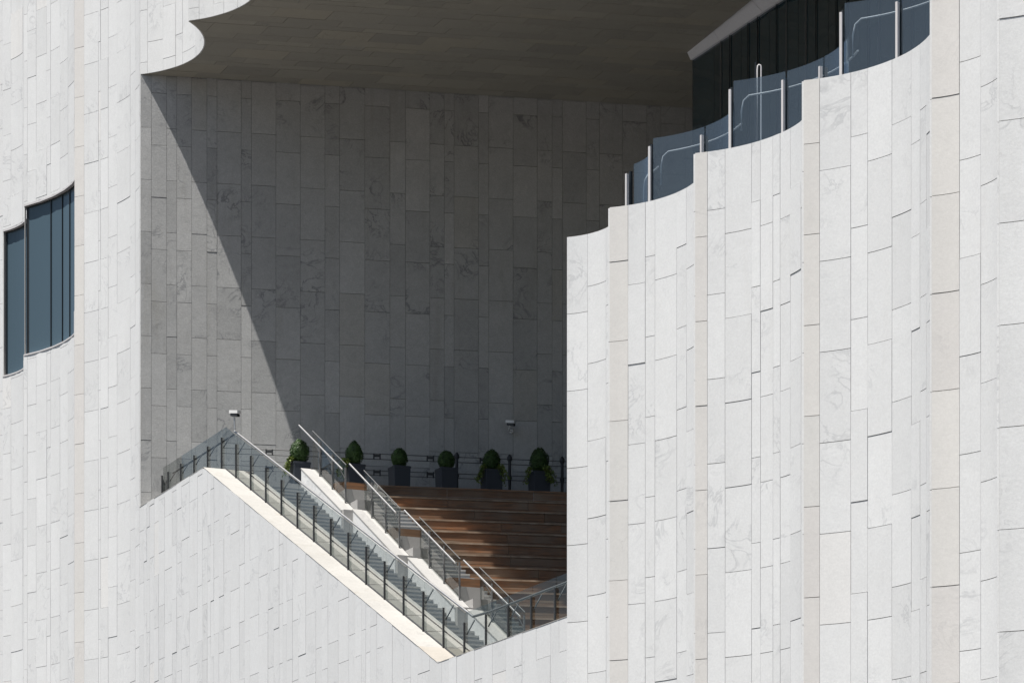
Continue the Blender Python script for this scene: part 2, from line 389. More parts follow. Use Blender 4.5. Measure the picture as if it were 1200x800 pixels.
for k in ('L3', 'L2', 'L1', 'L4', 'L0'):
    if k == 'L4': clad(fac, F_[k], spl[k], Z_SOF, 52, (0.42, 0.8), False, budget=bud, stuff=stf, hide=.62)
    else:
        holes = [(WB, WT, 0, HT)] if k in ('L1', 'L2') else []
        clad(fac, F_[k], spl[k], 0.02, 52, ph_l, k in ('L3',), holes=holes, budget=bud, stuff=stf, hide={'L3': .8, 'L2': .53, 'L1': .42, 'L0': .3}[k])
    if k in ('L1', 'L2'): core(co, F_[k], 0, WB); core(co, F_[k], WT, 52.02); core(co, F_[k], WB, WT, HT, 1.0)
    elif k == 'L4': core(co, F_[k], Z_SOF + .06, 52.02, K=30)
    else: core(co, F_[k], 0, 52.02)
# upper facade carrying on over the opening towards the street
P = (-8.85, 84.24); up = [F_['L4']]; i = 0
while P[1] > 66:
    Q = (P[0] + (1.9, 2.3, 1.6)[i % 3], P[1] - (4.35, 5.2, 3.6)[i % 3]); f = arcdef(P, Q); up.append(f)
    clad(fac, f, [0.06, 0.15, 0.22, 0.33, 0.45], Z_SOF, 52, (0.42, 0.8), False, budget=[0] if i else bud, stuff=stf); core(co, f, Z_SOF + .06, 52.02)
    P = Q; i += 1
tag(stf.build('stone_panel', 'stone', fac), kind='stuff'); co.build('backing_wall', 'concrete', fac)
# stepped window: curved panes set back in the flutes
win = bpy.data.objects.new('window', None); COL.objects.link(win); win.parent = fac; win['label'] = 'dark blue curved window stepping across two flutes'
OFF = -0.10
def strip(mb, f, ta, tb, o0, o1, z0, z1, K=8):
    a = [f(ta + (tb - ta) * i / K, o0) for i in range(K + 1)]; c = [f(ta + (tb - ta) * i / K, o1) for i in range(K + 1)]
    for i in range(K): mb.prism([a[i], a[i + 1], c[i + 1], c[i]], z0, z1)
def sheet(f, ta, tb, off, z0, z1, K=8, th=0.012):
    v = []; fc = []
    for i in range(K + 1):
        t = ta + (tb - ta) * i / K; p = f(t, off); r = f(t, off - th)
        v += [(p[0], p[1], z0), (p[0], p[1], z1), (r[0], r[1], z0), (r[0], r[1], z1)]
    for i in range(K):
        a = 4 * i; c = a + 4
        fc += [(a, c, c + 1, a + 1), (c + 2, a + 2, a + 3, c + 3), (a + 1, c + 1, c + 3, a + 3), (a, a + 2, c + 2, c)]
    fc += [(0, 1, 3, 2), (4 * K, 4 * K + 2, 4 * K + 3, 4 * K + 1)]
    return v, fc
for k, marks in (('L1', (0.02, HT)), ('L2', (0.006, 0.196, 0.31, 0.40, 0.60, 0.80, HT))):
    f = F_[k]
    for a, c in zip(marks[:-1], marks[1:]):
        v, fc = sheet(f, a + 0.004, c - 0.004, OFF, WB + 0.07, WT - 0.07, K=14); mesh('pane', v, fc, 'window', win)
    for t in marks:
        p = f(t, OFF + 0.03); r = f(t, OFF - 0.06); d = f(min(1, t + 0.004), OFF); g0 = f(t, OFF)
        dd = Vector((f(t + .001, OFF)[0] - g0[0], f(t + .001, OFF)[1] - g0[1], 0)).normalized() * (0.022 if t < 0.27 else 0.012)
        nn = Vector((p[0] - r[0], p[1] - r[1], 0)) * 0.5
        MB().box(((p[0] + r[0]) / 2, (p[1] + r[1]) / 2, (WB + WT) / 2), dd, nn, (0, 0, (WT - WB) / 2 - 0.02)).build('mullion', 'mull', win)
    mb = MB(); strip(mb, f, 0, HT, 0.038, OFF - 0.08, WT - 0.055, WT - 0.002); mb.build('frame', 'alum', win); mb = MB(); strip(mb, f, 0, HT, 0.05, OFF - 0.08, WB + 0.003, WB + 0.05); mb.build('sill', 'alum', win)
    mb = MB(); strip(mb, f, 0, HT, OFF + 0.02, OFF - 0.08, WT - 0.09, WT - 0.056); mb.build('head_seal', 'mull', win)
    mb = MB(); strip(mb, f, 0, HT, -0.31, -0.35, WB - .05, WT + .05); mb.build('inner_panel', 'mull', win)

# ------------------------------------------------------------------ lower wall with the sloping parapet
low = thing('parapet_wall', 'long pale stone wall under the stairs with a coping that slopes down to the right', 'wall')
fl = linedef(A, U(29.15, 0)); fl.flat = True
ts = []; u = 0.0; pat = [0.42, 0.28, 0.7, 0.42, 0.7, 0.28, 0.42, 0.7, 0.55]; i = 0
while u < 28.4: u += pat[(i * 5 + i // 4) % 9]; ts.append(u / 29.15); i += 1
stf = MB(); bud = [297]
clad(low, fl, ts, 0.02, 22, (0.42, 0.8), top=lambda t: topz(t * 29.15) - .005, budget=bud, stuff=stf)
tag(stf.build('stone_panel', 'stone', low), kind='stuff')
# solid body and coping slabs
prof = [(0.0, 0.0), (29.15, 0.0), (29.15, Z_LO - 0.05), (22.28, Z_LO - 0.05), (5.83, Z_HI - 0.05), (0.0, Z_HI - 0.05)]
V = []; nP = len(prof); W = 1.33
for vv in (0.0, W):
    for (uu, zz) in prof: p = U(uu, vv); V.append((p[0], p[1], zz))
mesh('wall_body', V, [tuple(range(nP - 1, -1, -1)), tuple(range(nP, 2 * nP))] + [(i, (i + 1) % nP, nP + (i + 1) % nP, nP + i) for i in range(nP)], 'concrete', low)
uu = 0.0
while uu < 29.0:
    nx = min(uu + 0.9, 29.15)
    for brk in (5.83, 22.28):
        if uu < brk - 0.01 < nx: nx = brk
    v = []
    for (a, gg) in ((uu, 0.006), (nx, -0.006)):
        for vv in (-0.043, 1.352):
            p = U(a + gg, vv)
            for dz in (-0.012, 0.0): v.append((p[0], p[1], topz(a) + dz + 0.008))
    mesh('coping_slab', v, [(0, 1, 3, 2), (4, 6, 7, 5), (0, 4, 5, 1), (2, 3, 7, 6), (1, 5, 7, 3), (0, 2, 6, 4)], 'cap', low)
    uu = nx

# ------------------------------------------------------------------ recessed wall
bw = thing('recessed_wall', 'tall grey stone wall at the back of the opening, half in shade', 'wall')
bcol = [0.30, 0.74, 1.03, 1.46, 1.90, 2.19, 2.89, 3.19, 3.90, 4.61, 5.33, 5.76, 6.50, 7.24, 7.70, 8.42, 8.85, 9.14, 9.87, 10.17, 10.90, 11.62, 12.07, 12.38, 13.10, 13.5, 14.2, 14.93, 15.36, 16.1, 16.8]
LB = 17.5
fb = linedef(S(0, 0), S(LB, 0)); fb.flat = True
# the wall's own outward side is the street side
stf = MB(); bud = [297]
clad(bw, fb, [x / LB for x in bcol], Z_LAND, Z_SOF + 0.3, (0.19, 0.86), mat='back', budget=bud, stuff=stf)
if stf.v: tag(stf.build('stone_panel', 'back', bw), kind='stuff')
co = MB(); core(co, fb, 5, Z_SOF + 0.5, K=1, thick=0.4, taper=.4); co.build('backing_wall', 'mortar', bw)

# ------------------------------------------------------------------ soffit
sof = thing('soffit', 'shaded stone-panelled ceiling over the opening with a scalloped front edge', 'ceiling')
edge = []
for f in up:
    for i in range(24): edge.append(f(i / 24, 0.0))
sd = []
for (x, y) in edge:
    dx, dy = x - A[0], y - A[1]; sd.append((dx * q_[0] + dy * q_[1], dx * b_[0] + dy * b_[1]))   # (d, s)
def s_left(d):
    for (d0, s0), (d1, s1) in zip(sd[:-1], sd[1:]):
        if d0 <= d <= d1: return s0 + (s1 - s0) * (d - d0) / max(1e-6, d1 - d0)
    return sd[-1][1] if d > 0 else 0.0
FT0 = (4.94, 86.7); FTd = (0.3489, -0.9372)
def s_right(d):                          # line of the fascia
    P0 = (FT0[0] - A[0], FT0[1] - A[1]); s0 = P0[0] * b_[0] + P0[1] * b_[1]; d0 = P0[0] * q_[0] + P0[1] * q_[1]
    if d < d0: return s0 + 2.2
    ds = FTd[0] * b_[0] + FTd[1] * b_[1]; dd = FTd[0] * q_[0] + FTd[1] * q_[1]
    return s0 + (d - d0) * ds / dd
rows = [0.05]; i = 0
while rows[-1] < 12.5: rows.append(rows[-1] + (0.45, 0.7, 0.3, 0.45, 0.7, 0.45, 0.3)[i % 7]); i += 1
stf = MB(); cnt = 0
for r, (d0, d1) in enumerate(zip(rows[:-1], rows[1:])):
    sh = (0.0, 0.62, 0.2, 0.9, 0.4, 1.1, 0.75)[r % 7]
    k = -2
    while True:
        sa = k * 1.5 + sh; sb = sa + 1.5; k += 1
        if sa + .244 * d0 > s_right(d0) + 1.5: break
        if sb + .244 * d1 < s_left(d1) and sb + .244 * d0 < s_left(d0): continue
        Lf = []; Rt = []
        for j in range(5):
            d = d0 + GAP + (d1 - d0 - 2 * GAP) * j / 4; sl = s_left(d) + 0.004; sr = s_right(d)
            Lf.append((min(max(sa + .244 * d + GAP, sl), sr), d)); Rt.append((max(min(sb + .244 * d - GAP, sr), sl), d))
        if max(b[0] - a[0] for a, b in zip(Lf, Rt)) < 0.05: continue
        straight = all(abs(a[0] - (sa + .244 * a[1] + GAP)) < 1e-6 for a in Lf) and all(abs(a[0] - (sb + .244 * a[1] - GAP)) < 1e-6 for a in Rt)
        zb = Z_SOF + rnd.uniform(-0.004, 0.003); mb = MB()
        if straight: mb.prism([S(*p) for p in (Lf[0], Lf[-1], Rt[-1], Rt[0])], zb, Z_SOF + 0.04)
        else:
            for j in range(4):
                if Rt[j][0] - Lf[j][0] > 0.001 or Rt[j + 1][0] - Lf[j + 1][0] > 0.001: mb.prism([S(*p) for p in (Lf[j], Lf[j + 1], (Rt[j + 1][0] + .001, Rt[j + 1][1]), (Rt[j][0] + .001, Rt[j][1]))], zb, Z_SOF + 0.04)
        c = S((sa + sb) / 2 + .244 * d0, d0); X, Y = px(c[0], c[1], Z_SOF)
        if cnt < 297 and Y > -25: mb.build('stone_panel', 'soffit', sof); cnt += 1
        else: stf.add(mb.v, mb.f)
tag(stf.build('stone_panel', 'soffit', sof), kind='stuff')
mb = MB()                                # slab above the panels, and its continuation towards the street
dd_ = [x * 0.25 for x in range(0, 51)]
for a, c in zip(dd_[:-1], dd_[1:]):
    mb.prism([S(s_left(a) + .03, a), S(s_left(c) + .03, c), S(s_right(c), c), S(s_right(a), a)], Z_SOF + 0.05, Z_SOF + 0.6)
mb.build('slab', 'mortar', sof)
mb = MB(); dd_ = [12.5 + x * 0.5 for x in range(0, 60)]
for a, c in zip(dd_[:-1], dd_[1:]):
    if c > sd[-1][0]: break
    mb.prism([S(s_left(a) + .03, a), S(s_left(c) + .03, c), S(s_right(c), c), S(s_right(a), a)], Z_SOF + 0.005, Z_SOF + 0.6)
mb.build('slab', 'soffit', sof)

# ------------------------------------------------------------------ right wall under the terrace
ter = thing('terrace_wall', 'bright fluted stone wall on the right stepping up to the glass balustrades', 'wall')
rc = {'R0': ((1.08, 59.87), (1.85, 57.94)), 'R1': ((1.85, 57.94), (3.27, 54.71)), 'R2': ((3.27, 54.71), (4.84, 50.91)), 'R3': ((4.84, 50.91), (6.46, 47.24)),
      'R4': ((6.46, 47.24), (7.17, 45.19)), 'R5': ((7.17, 45.19), (8.6, 41.8)), 'R6': ((8.6, 41.8), (10.2, 38.0))}
rs = {'R0': [0.1975], 'R1': [0.095, 0.19, 0.2475, 0.3975, 0.4835], 'R2': [0.0495, 0.1235, 0.243, 0.287, 0.3545, 0.397, 0.464],
      'R3': [0.0615, 0.187, 0.2605, 0.3795, 0.495, 0.5605, 0.618], 'R4': [0.1845], 'R5': [0.12, 0.22, 0.33], 'R6': [0.1, 0.2]}
rp = {'R0': (0.547, 0.867), 'R1': (0.86, 0.546), 'R2': (0.547, 0.85), 'R3': (0.84, 0.53), 'R4': (0.53, 0.85), 'R5': (0.85, 0.53), 'R6': (0.53, 0.85)}
FR = {k: arcdef(*rc[k]) for k in rc}
stf = MB(); co = MB(); bud = [297]
for k in ('R0', 'R1', 'R2', 'R3', 'R4', 'R5', 'R6'):
    clad(ter, FR[k], rs[k], 0.02, Z_TER if k not in ('R4', 'R5', 'R6') else 26.0, rp[k], k in ('R1', 'R2', 'R3', 'R4'), budget=bud, stuff=stf, hide=.72 if k != 'R0' else .45)
    core(co, FR[k], 0, (Z_TER if k not in ('R4', 'R5', 'R6') else 26.0) - 0.002, K=20)
tag(stf.build('stone_panel', 'stone', ter), kind='stuff'); co.build('backing_wall', 'concrete', ter)
MB().prism([(1.10, 59.90), (1.36, 62.6), (1.8, 62.6), (1.5, 59.9)], 0, Z_TER - 0.004).build('return_wall', 'concrete', ter)
# the raised wall beyond the terrace starts at x~1092: its return faces the terrace and stays behind the flute

# terrace deck and the mass under it
mb = MB(); mb.prism([(2.6, 61.2), (3.6, 58.6), (5.0, 55.4), (6.6, 51.6), (8.2, 48.0), (12.4, 38.0), (45, 38.0), (45, 99), (5.2, 91.55)], Z_FLOOR - 3, Z_TER - 0.03)
tag(mb.build('terrace_deck', 'deck'), kind='structure')

# ------------------------------------------------------------------ landing, floor, stairs
mb = MB(); mb.prism([U(0.0, 1.34), U(6.9, 1.34), U(6.9, 2.36), S(4.2, 6.4), S(14.2, 6.4), S(15.4, 0.05), S(0.3, 0.05)], Z_LAND - 0.4, Z_LAND)
tag(mb.build('landing_floor', 'tread'), kind='structure')
mb = MB(); mb.prism([U(16, 1.3), S(12.5, 15), S(9.2, 28.3), U(28.9, 1.3)], Z_FLOOR - 0.4, Z_FLOOR)
tag(mb.build('lower_floor', 'tread'), kind='structure')

# main flight beside the parapet
st = thing('stone_staircase', 'narrow flight of grey stone steps running down beside the sloping parapet', 'stairs')
NR = 51; rise = (Z_LAND - Z_FLOOR) / NR; go = (21.1 - 6.9) / NR
rm = None
o0 = Vector((*U(6.9, 1.36), 0))
def lpt(u, v, z): return (u * e[0] + v * n_[0], u * e[1] + v * n_[1], z)
def lane_box(du0, du1, v0, v1, z0, z1):
    v = [lpt(u, vv, z) for z in (z0, z1) for (u, vv) in ((du0, v0), (du1, v0), (du1, v1), (du0, v1))]
    return v, [(0, 3, 2, 1), (4, 5, 6, 7), (0, 1, 5, 4), (1, 2, 6, 5), (2, 3, 7, 6), (3, 0, 4, 7)][::1]
def shared(name, v, f, mat):
    me = bpy.data.meshes.new(name); me.from_pydata(v, [], fixn(v, f)); me.materials.append(M[mat]); me.update(); return me
# widths grow by 0.27 m at each stub wall
for k in range(NR):
    u0 = 6.9 + go * k; z1 = Z_LAND - rise * (k + 1)
    wid = 0.98 + 0.27 * max(0, min(3, int((u0 - 6.9) / 3.2)))
    if k == 0: meshes = {}
    key = round(wid, 2)
    if key not in meshes:
        meshes[key] = (shared('tread', *lane_box(-0.015, go + 0.02, 0, wid, -0.045, 0), 'tread'), shared('riser', *lane_box(0.0, go, 0, wid, -0.6, -0.045), 'step'))
    p = U(u0, 1.36)
    link('tread', meshes[key][0], st, (p[0], p[1], z1 )); link('riser', meshes[key][1], st, (p[0], p[1], z1))

# stub walls between the flight and the amphitheatre
walls = [(6.99, 10.02, 19.42, 17.73), (10.13, 13.12, 17.76, 16.04), (13.31, 16.34, 15.98, 14.25), (16.51, 19.62, 14.20, 12.46)]
desc = ['topmost', 'second from the top', 'third from the top', 'lowest']
def sv(v, d): return (v + .237 * d) / .972
def uprof(mb, pts, v0, v1):
    """profile in (u,z) pushed from v0 to v1"""
    k = len(pts); V = []
    for vv in (v0, v1):
        for (uu, zz) in pts: p = U(uu, vv); V.append((p[0], p[1], zz))
    f = [tuple(range(k - 1, -1, -1)), tuple(range(k, 2 * k))] + [(i, (i + 1) % k, k + (i + 1) % k, k + i) for i in range(k)]
    return mb.add(V, fixn(V, f))
posts_seg = [(7.51, 8.46, 9.44), (10.65, 11.62, 12.57), (13.91, 14.86, 15.84), (17.2, 18.15, 19.1)]
for i, (u0, u1, z0, z1) in enumerate(walls):
    v0 = 2.35 + 0.27 * i; v1 = v0 + 0.27
    t = thing('divider_wall', 'low white sloping wall between the stairs, ' + desc[i] + ' of the four', 'wall', group='sloping divider walls on the stairs')
    uprof(MB(), [(u0, z0 - 1.7), (u1, z1 - 1.5), (u1, z1 - 0.04), (u0, z0 - 0.04)], v0, v1 + 0.14).build('wall_body', 'stone', t)
    uprof(MB(), [(u0 - .01, z0 - 0.036), (u1 + .01, z1 - 0.036), (u1 + .01, z1), (u0 - .01, z0)], v0 - 0.01, v1).build('coping_slab', 'white_stone', t)
    uprof(MB(), [(u0, z0 - 0.038), (u1, z1 - 0.038), (u1, z1 - 0.012), (u0, z0 - 0.012)], v1 + 0.004, v1 + 0.145).build('ledge', 'concrete', t)
    uprof(MB(), [(u1 + 0.012, z1 - 1.6), (u1 + 0.15, z1 - 1.6), (u1 + 0.15, z1 - 0.01), (u1 + 0.012, z1 - 0.01)], v0 + 0.01, v1 + 0.22).build('end_block', 'concrete', t)
    # balustrade on it
    gb = thing('glass_balustrade', 'clear glass balustrade on the divider wall, ' + desc[i]+ '', 'railing', group='glass balustrades on the divider walls')
    vg = v1 + 0.09; sl = (z1 - z0) / (u1 - u0)
    zz = lambda uu: z0 + sl * (uu - u0)
    edges = [u0 - 0.45] + list(posts_seg[i]); 
    gpts = [u0 - 0.1] + list(posts_seg[i])
    for a, c in zip(gpts[:-1], gpts[1:]):
        uprof(MB(), [(a + .015, zz(a) + 0.03), (c - .015, zz(c) + 0.03), (c - .015, zz(c) + 1.0), (a + .015, zz(a) + 1.0)], vg, vg + 0.016).build('glass_panel', 'glass', gb)
    for uu in posts_seg[i]:
        p = U(uu, vg - 0.02)
        MB().box((p[0], p[1], zz(uu) + 0.45), (e[0] * .018, e[1] * .018, 0), (n_[0] * .018, n_[1] * .018, 0), (0, 0, 0.47)).build('post', 'rail_grey', gb)
        a = U(uu, vg - 0.02); c = U(uu - 0.1, vg - 0.20)
        MB().tube([(a[0], a[1], zz(uu) + 0.62), (c[0], c[1], zz(uu - .1) + 0.93)], 0.013, 6).build('bracket', 'rail_grey', gb)
    a = U(u0 - 0.62, vg - 0.20); c = U(u1 - 0.35, vg - 0.20)
    MB().tube([(a[0], a[1], zz(u0 - .62) + 0.95), (c[0], c[1], zz(u1 - .35) + 0.95)], 0.023, 8).build('handrail', 'steel', gb)
    a = U(u0 - 0.1, vg); c = U(posts_seg[i][-1], vg)
    MB().tube([(a[0], a[1], zz(u0 - .1) + 1.0), (c[0], c[1], zz(posts_seg[i][-1]) + 1.0)], 0.011, 6).build('edge_strip', 'rail_grey', gb)

# amphitheatre: tiers parallel to the recessed wall, wood on the right, stone steps in the aisle
D0 = 6.4; T_RISE = 0.45; T_GO = 0.80; NT = 17
def aisle_left(d, z=0):
    v = 2.35
    for i in range(4):
        s = sv(2.35 + .27 * i, d); u = .237 * s + .972 * d
        if u > (0, 10.08, 13.2, 16.42)[i]: v = 2.35 + .27 * i
    return sv(v + 0.45, d)
def aisle_right(d): return sv(4.32, d)
def side_s(d):                          # where the mass under the terrace cuts in
    return 15.3 - 0.245 * d
ai = thing('aisle_staircase', 'grey granite steps climbing between the glass balustrades and the wooden seats', 'stairs')
for k in range(NT * 3):
    d0 = D0 + T_GO / 3 * k; d1 = d0 + T_GO / 3; z = Z_LAND - 0.15 * (k + 1)
    if z < Z_FLOOR: break
    a, c = aisle_left(d0), aisle_right(d0); a1, c1 = aisle_left(d0), aisle_right(d1)
    MB().prism([S(a, d0 - .02), S(a1, d1 + .02), S(c1, d1 + .02), S(c, d0 - .02)], z - 0.035, z).build('tread', 'tread', ai)
    MB().prism([S(a, d0 - .0), S(a1, d1 + .0), S(c1, d1 + .0), S(c, d0)], z - 0.5, z - 0.036).build('riser', 'step', ai)
am = thing('seating_steps', 'wide brown wooden seating steps, partly sunlit, under the row of planters', 'bench')
mb = MB()
npl = 0
for k in range(NT):
    d0 = D0 + T_GO * k; z1 = Z_LAND - T_RISE * k; z0 = z1 - T_RISE     # riser at d0 from z0 to z1, tread behind it
    sl, sr = aisle_right(d0), side_s(d0)
    mb.prism([S(sl + .02, d0 - T_GO), S(sl + .02, d0 - .035), S(sr, d0 - .035), S(sr, d0 - T_GO)], z0 - 0.5, z1 - 0.045)
    s = sl; j = 0
    Ls = (1.9, 2.4, 1.6, 2.2, 2.0)
    while s < sr - 0.1:
        l = Ls[(k * 2 + j) % 5]; s2 = min(s + l, sr); j += 1
        for (za, zb) in ((z0 + 0.004, z0 + 0.197), (z0 + 0.203, z1 - 0.05)):
            o = rnd.uniform(0, .006)
            MB().prism([S(s + .004, d0 - .034), S(s + .004, d0 + o), S(s2 - .004, d0 + o), S(s2 - .004, d0 - .034)], za, zb).build('plank', 'wood', am)
        MB().prism([S(s + .004, d0 - T_GO + .01), S(s + .004, d0 + .028), S(s2 - .004, d0 + .028), S(s2 - .004, d0 - T_GO + .01)], z1 - 0.044, z1).build('seat_board', 'nosing' if k else 'wood', am)
        s = s2
mb.build('step_core', 'concrete', am)
# grey stone blocks that carry a wooden seat end, one above each lower divider wall
for i in (1, 2, 3):
    u0, _, z0, _ = walls[i]; v0 = 2.35 + .27 * i
    t = thing('seat_block', 'grey stone block topped with wood behind the ' + desc[i] + ' divider wall', 'block', group='stone blocks behind the divider walls')
    MB().prism([U(u0 - .05, v0 + .16), U(u0 - .85, v0 + .16), U(u0 - .85, v0 + .62), U(u0 - .05, v0 + .62)], z0 - 1.2, z0 + 0.27).build('lower_block', 'concrete', t)
    MB().prism([U(u0 - .851, v0 + .16), U(u0 - 1.65, v0 + .16), U(u0 - 1.65, v0 + .80), U(u0 - .851, v0 + .80)], z0 - 1.0, z0 + 0.70).build('upper_block', 'concrete', t)
    MB().prism([U(u0 - 1.651, v0 + .24), U(u0 - 2.1, v0 + .24), U(u0 - 2.1, v0 + 1.05), U(u0 - 1.651, v0 + 1.05)], z0 + .5, z0 + 1.06).build('seat_top', 'wood', t)

# ------------------------------------------------------------------ long glass balustrade on the parapet
lb = thing('long_balustrade', 'long glass balustrade with dark posts following the sloping parapet', 'railing')
PU = [0.15, 1.35, 2.55, 3.75, 4.95, 6.15, 7.35, 8.55, 9.75, 10.95, 12.15, 13.35, 14.55, 15.75, 16.95, 18.15, 19.35, 20.55, 21.75, 22.95, 24.15, 25.35, 26.55, 27.75, 28.95]
PU = [p - 0.6 if p < 6 else p - 0.60 for p in PU]; PU = [0.22, 0.78] + PU[2:]
VG = 0.60
def gz(uu): return topz(uu)
for a, c in zip(PU[:-1], PU[1:]):
    parts = [(a, c)]
    for brk in (5.83, 22.28):
        parts = [y for x in parts for y in (((x[0], brk), (brk, x[1])) if x[0] < brk < x[1] else (x,))]
    for (p, r) in parts:
        uprof(MB(), [(p + .012, gz(p) + .02), (r - .012, gz(r) + .02), (r - .012, gz(r) + 1.15), (p + .012, gz(p) + 1.15)], VG, VG + 0.017).build('glass_panel', 'glass', lb)
for uu in PU:
    p = U(uu, VG - 0.03); zz = gz(uu)
    MB().box((p[0], p[1], zz + 0.46), (e[0] * .02, e[1] * .02, 0), (n_[0] * .02, n_[1] * .02, 0), (0, 0, 0.46)).build('post', 'dark', lb)
    a = U(uu, VG + .03); c = U(uu - 0.05, VG + 0.24)
    MB().tube([(a[0], a[1], zz + 0.66), (c[0], c[1], zz + 1.0)], 0.016, 6).build('bracket', 'dark', lb)
def rail(us, v, dz, mat, r, name='handrail'):
    MB().tube([(*U(uu, v), gz(uu) + dz) for uu in us], r, 8).build(name, mat, lb)
rail((0.4, 5.75), VG + .25, 0.98, 'dark', 0.026)
rail((5.83, 22.2), VG + .25, 1.06, 'steel', 0.030)
rail((22.2, 23.2, 28.9), VG + .25, 1.06, 'rail_grey', 0.030)
rail((5.83, 22.2), VG, -0.0 + 0.02, 'dark', 0.022, 'base_channel')

# ------------------------------------------------------------------ terrace balustrades
GO = (0.66, 0.27); GT = 1.6 + 12.47 * H
spec = [('R0', (0.3175, 0.62), (0.2775,), 'lowest and leftmost'), ('R1', (0.0375, 0.3385, 0.60), (0.0375, 0.3385), 'second from the left'),
        ('R2', (0.003, 0.23, 0.4315, 0.66), (0.003, 0.23, 0.4315), 'third from the left'), ('R3', (0.0045, 0.2315, 0.45, 0.66), (0.0045, 0.2315, 0.45), 'rightmost')]
for k, marks, pm, d in spec:
    f0 = FR[k]; f = (lambda f0: (lambda t, off=0.0: (f0(t, off)[0] + GO[0], f0(t, off)[1] + GO[1])))(f0)
    t = thing('terrace_balustrade', 'curved bluish glass balustrade above the right wall, ' + d + ' of four', 'railing', group='curved balustrades along the terrace edge')
    L = f0.len
    for a, c in zip(marks[:-1], marks[1:]):
        v, fc = sheet(f, a + 0.02 / L, c - 0.02 / L, 0, Z_TER - 0.25, GT, K=24, th=0.018); mesh('glass_panel', v, fc, 'glass_blue', t)
    for a in pm:
        p = f(a - 0.03 / L, 0.05); g0 = f(a, 0); g1 = f(a + .01, 0); dv = Vector((g1[0] - g0[0], g1[1] - g0[1], 0)).normalized(); nv = Vector((dv.y, -dv.x, 0))
        MB().box((p[0], p[1], (Z_TER - .25 + GT - .17) / 2), dv * 0.021, nv * 0.03, (0, 0, (GT - .17 - Z_TER + .25) / 2)).build('post', 'alum', t)
        c = Vector((*f(a - 0.03 / L, -0.06), 0))
        MB().box((c[0], c[1], (Z_TER - .25 + GT - .1) / 2), dv * 0.022, nv * 0.03, (0, 0, (GT - .1 - Z_TER + .25) / 2)).build('post', 'mull', t)
    pts = []
    t0 = marks[0] + 0.22 / L
    for j, (da, z) in enumerate(((-.10, 0.45), (-.10, 0.8), (-0.06, 0.98), (0.04, 1.06))): 
        p = f(t0 + da / L, -0.16); pts.append((p[0], p[1], Z_TER + z + 0.08))
    for j in range(1, 14):
        p = f(t0 + (marks[-1] - t0) * j / 13, -0.16); pts.append((p[0], p[1], Z_TER + 1.14))
    MB().tube(pts, 0.017, 8).build('handrail', 'alum', t)

# ------------------------------------------------------------------ glass pavilion above the terrace
pv = thing('glass_pavilion', 'dark glass curtain wall with a pale fascia standing on the terrace under the soffit', 'building')
G0 = (5.09, 86.74); Gd = Vector((1.44, -3.1, 0)).normalized(); Gn = Vector((Gd.y, -Gd.x, 0))      # Gn points to the street side
GLN = 40.0; ZG = 31.72
marks = [0.0, 1.25]
while marks[-1] < GLN: marks.append(marks[-1] + 1.55)
def GP(l, off=0.0, z=0.0): return Vector((G0[0], G0[1], z)) + Gd * l + Gn * off
for a, c in zip(marks[:-1], marks[1:]):
    MB().box(GP((a + c) / 2, -0.03, (Z_TER + ZG) / 2), Gd * ((c - a) / 2 - 0.012), Gn * 0.015, (0, 0, (ZG - Z_TER) / 2)).build('pane', 'curtain', pv)
for l in marks:
    MB().box(GP(l, -0.035, (Z_TER + ZG) / 2), Gd * 0.010, Gn * 0.022, (0, 0, (ZG - Z_TER) / 2)).build('mullion', 'mull', pv)
for j, l in enumerate(marks[1:12]):
    for o in (0.42, 0.95):
        MB().box(GP(l + o, 0.012, (Z_TER + ZG) / 2), Gd * 0.006, Gn * 0.012, (0, 0, (ZG - Z_TER) / 2)).build('streak_fin', 'rail_grey' if (j + (o > .5)) % 3 == 0 else 'mull', pv)  # grey ones imitate streaks reflected in the panes by their colour
# fascia: a wedge between the soffit and the glass head, split by joints
def FTp(l): return Vector((FT0[0] + FTd[0] * l - .05, FT0[1] + FTd[1] * l, 32.02 + 0.03 * l))
jm = [0, 1.7, 4.1, 8, 12, 16, 20, 24, 28, 32, 36, 40]
for a, c in zip(jm[:-1], jm[1:]):
    a2, c2 = a + .006, c - .006
    v = [GP(a2, 0.06, ZG - 0.02), GP(c2, 0.06, ZG - 0.02), FTp(c2), FTp(a2), GP(a2, -0.5, ZG - 0.02), GP(c2, -0.5, ZG - 0.02), FTp(c2) + Vector((1.6, .7, 0)), FTp(a2) + Vector((1.6, .7, 0))]
    fcs = [(0, 1, 2, 3), (4, 7, 6, 5), (0, 4, 5, 1), (3, 2, 6, 7), (0, 3, 7, 4), (1, 5, 6, 2)]
    me = bpy.data.meshes.new('fascia_panel'); me.from_pydata([tuple(x) for x in v], [], fixn(v, fcs)); me.materials.append(M['fascia']); me.update(); link('fascia_panel', me, pv)
# roof and solid inside, side return towards the recessed wall
a0 = GP(0, -0.35); a1 = GP(GLN, -0.35)
MB().prism([(a0.x, a0.y), (a1.x, a1.y), (50, 49), (50, 99), (a0.x + 1.0, a0.y + 7)], ZG, 37).build('roof', 'mortar', pv)
MB().prism([(a0.x + 1.6, a0.y + .7), (a1.x + 1.6, a1.y + .7), (50, 50), (50, 98), (a0.x + 2.2, a0.y + 6)], Z_TER, ZG - .01).build('interior', 'mull', pv)
MB().prism([(5.1, 86.8), (5.14, 86.78), (6.5, 92), (6.4, 92)], Z_TER, ZG - .005).build('side_pane', 'curtain', pv)

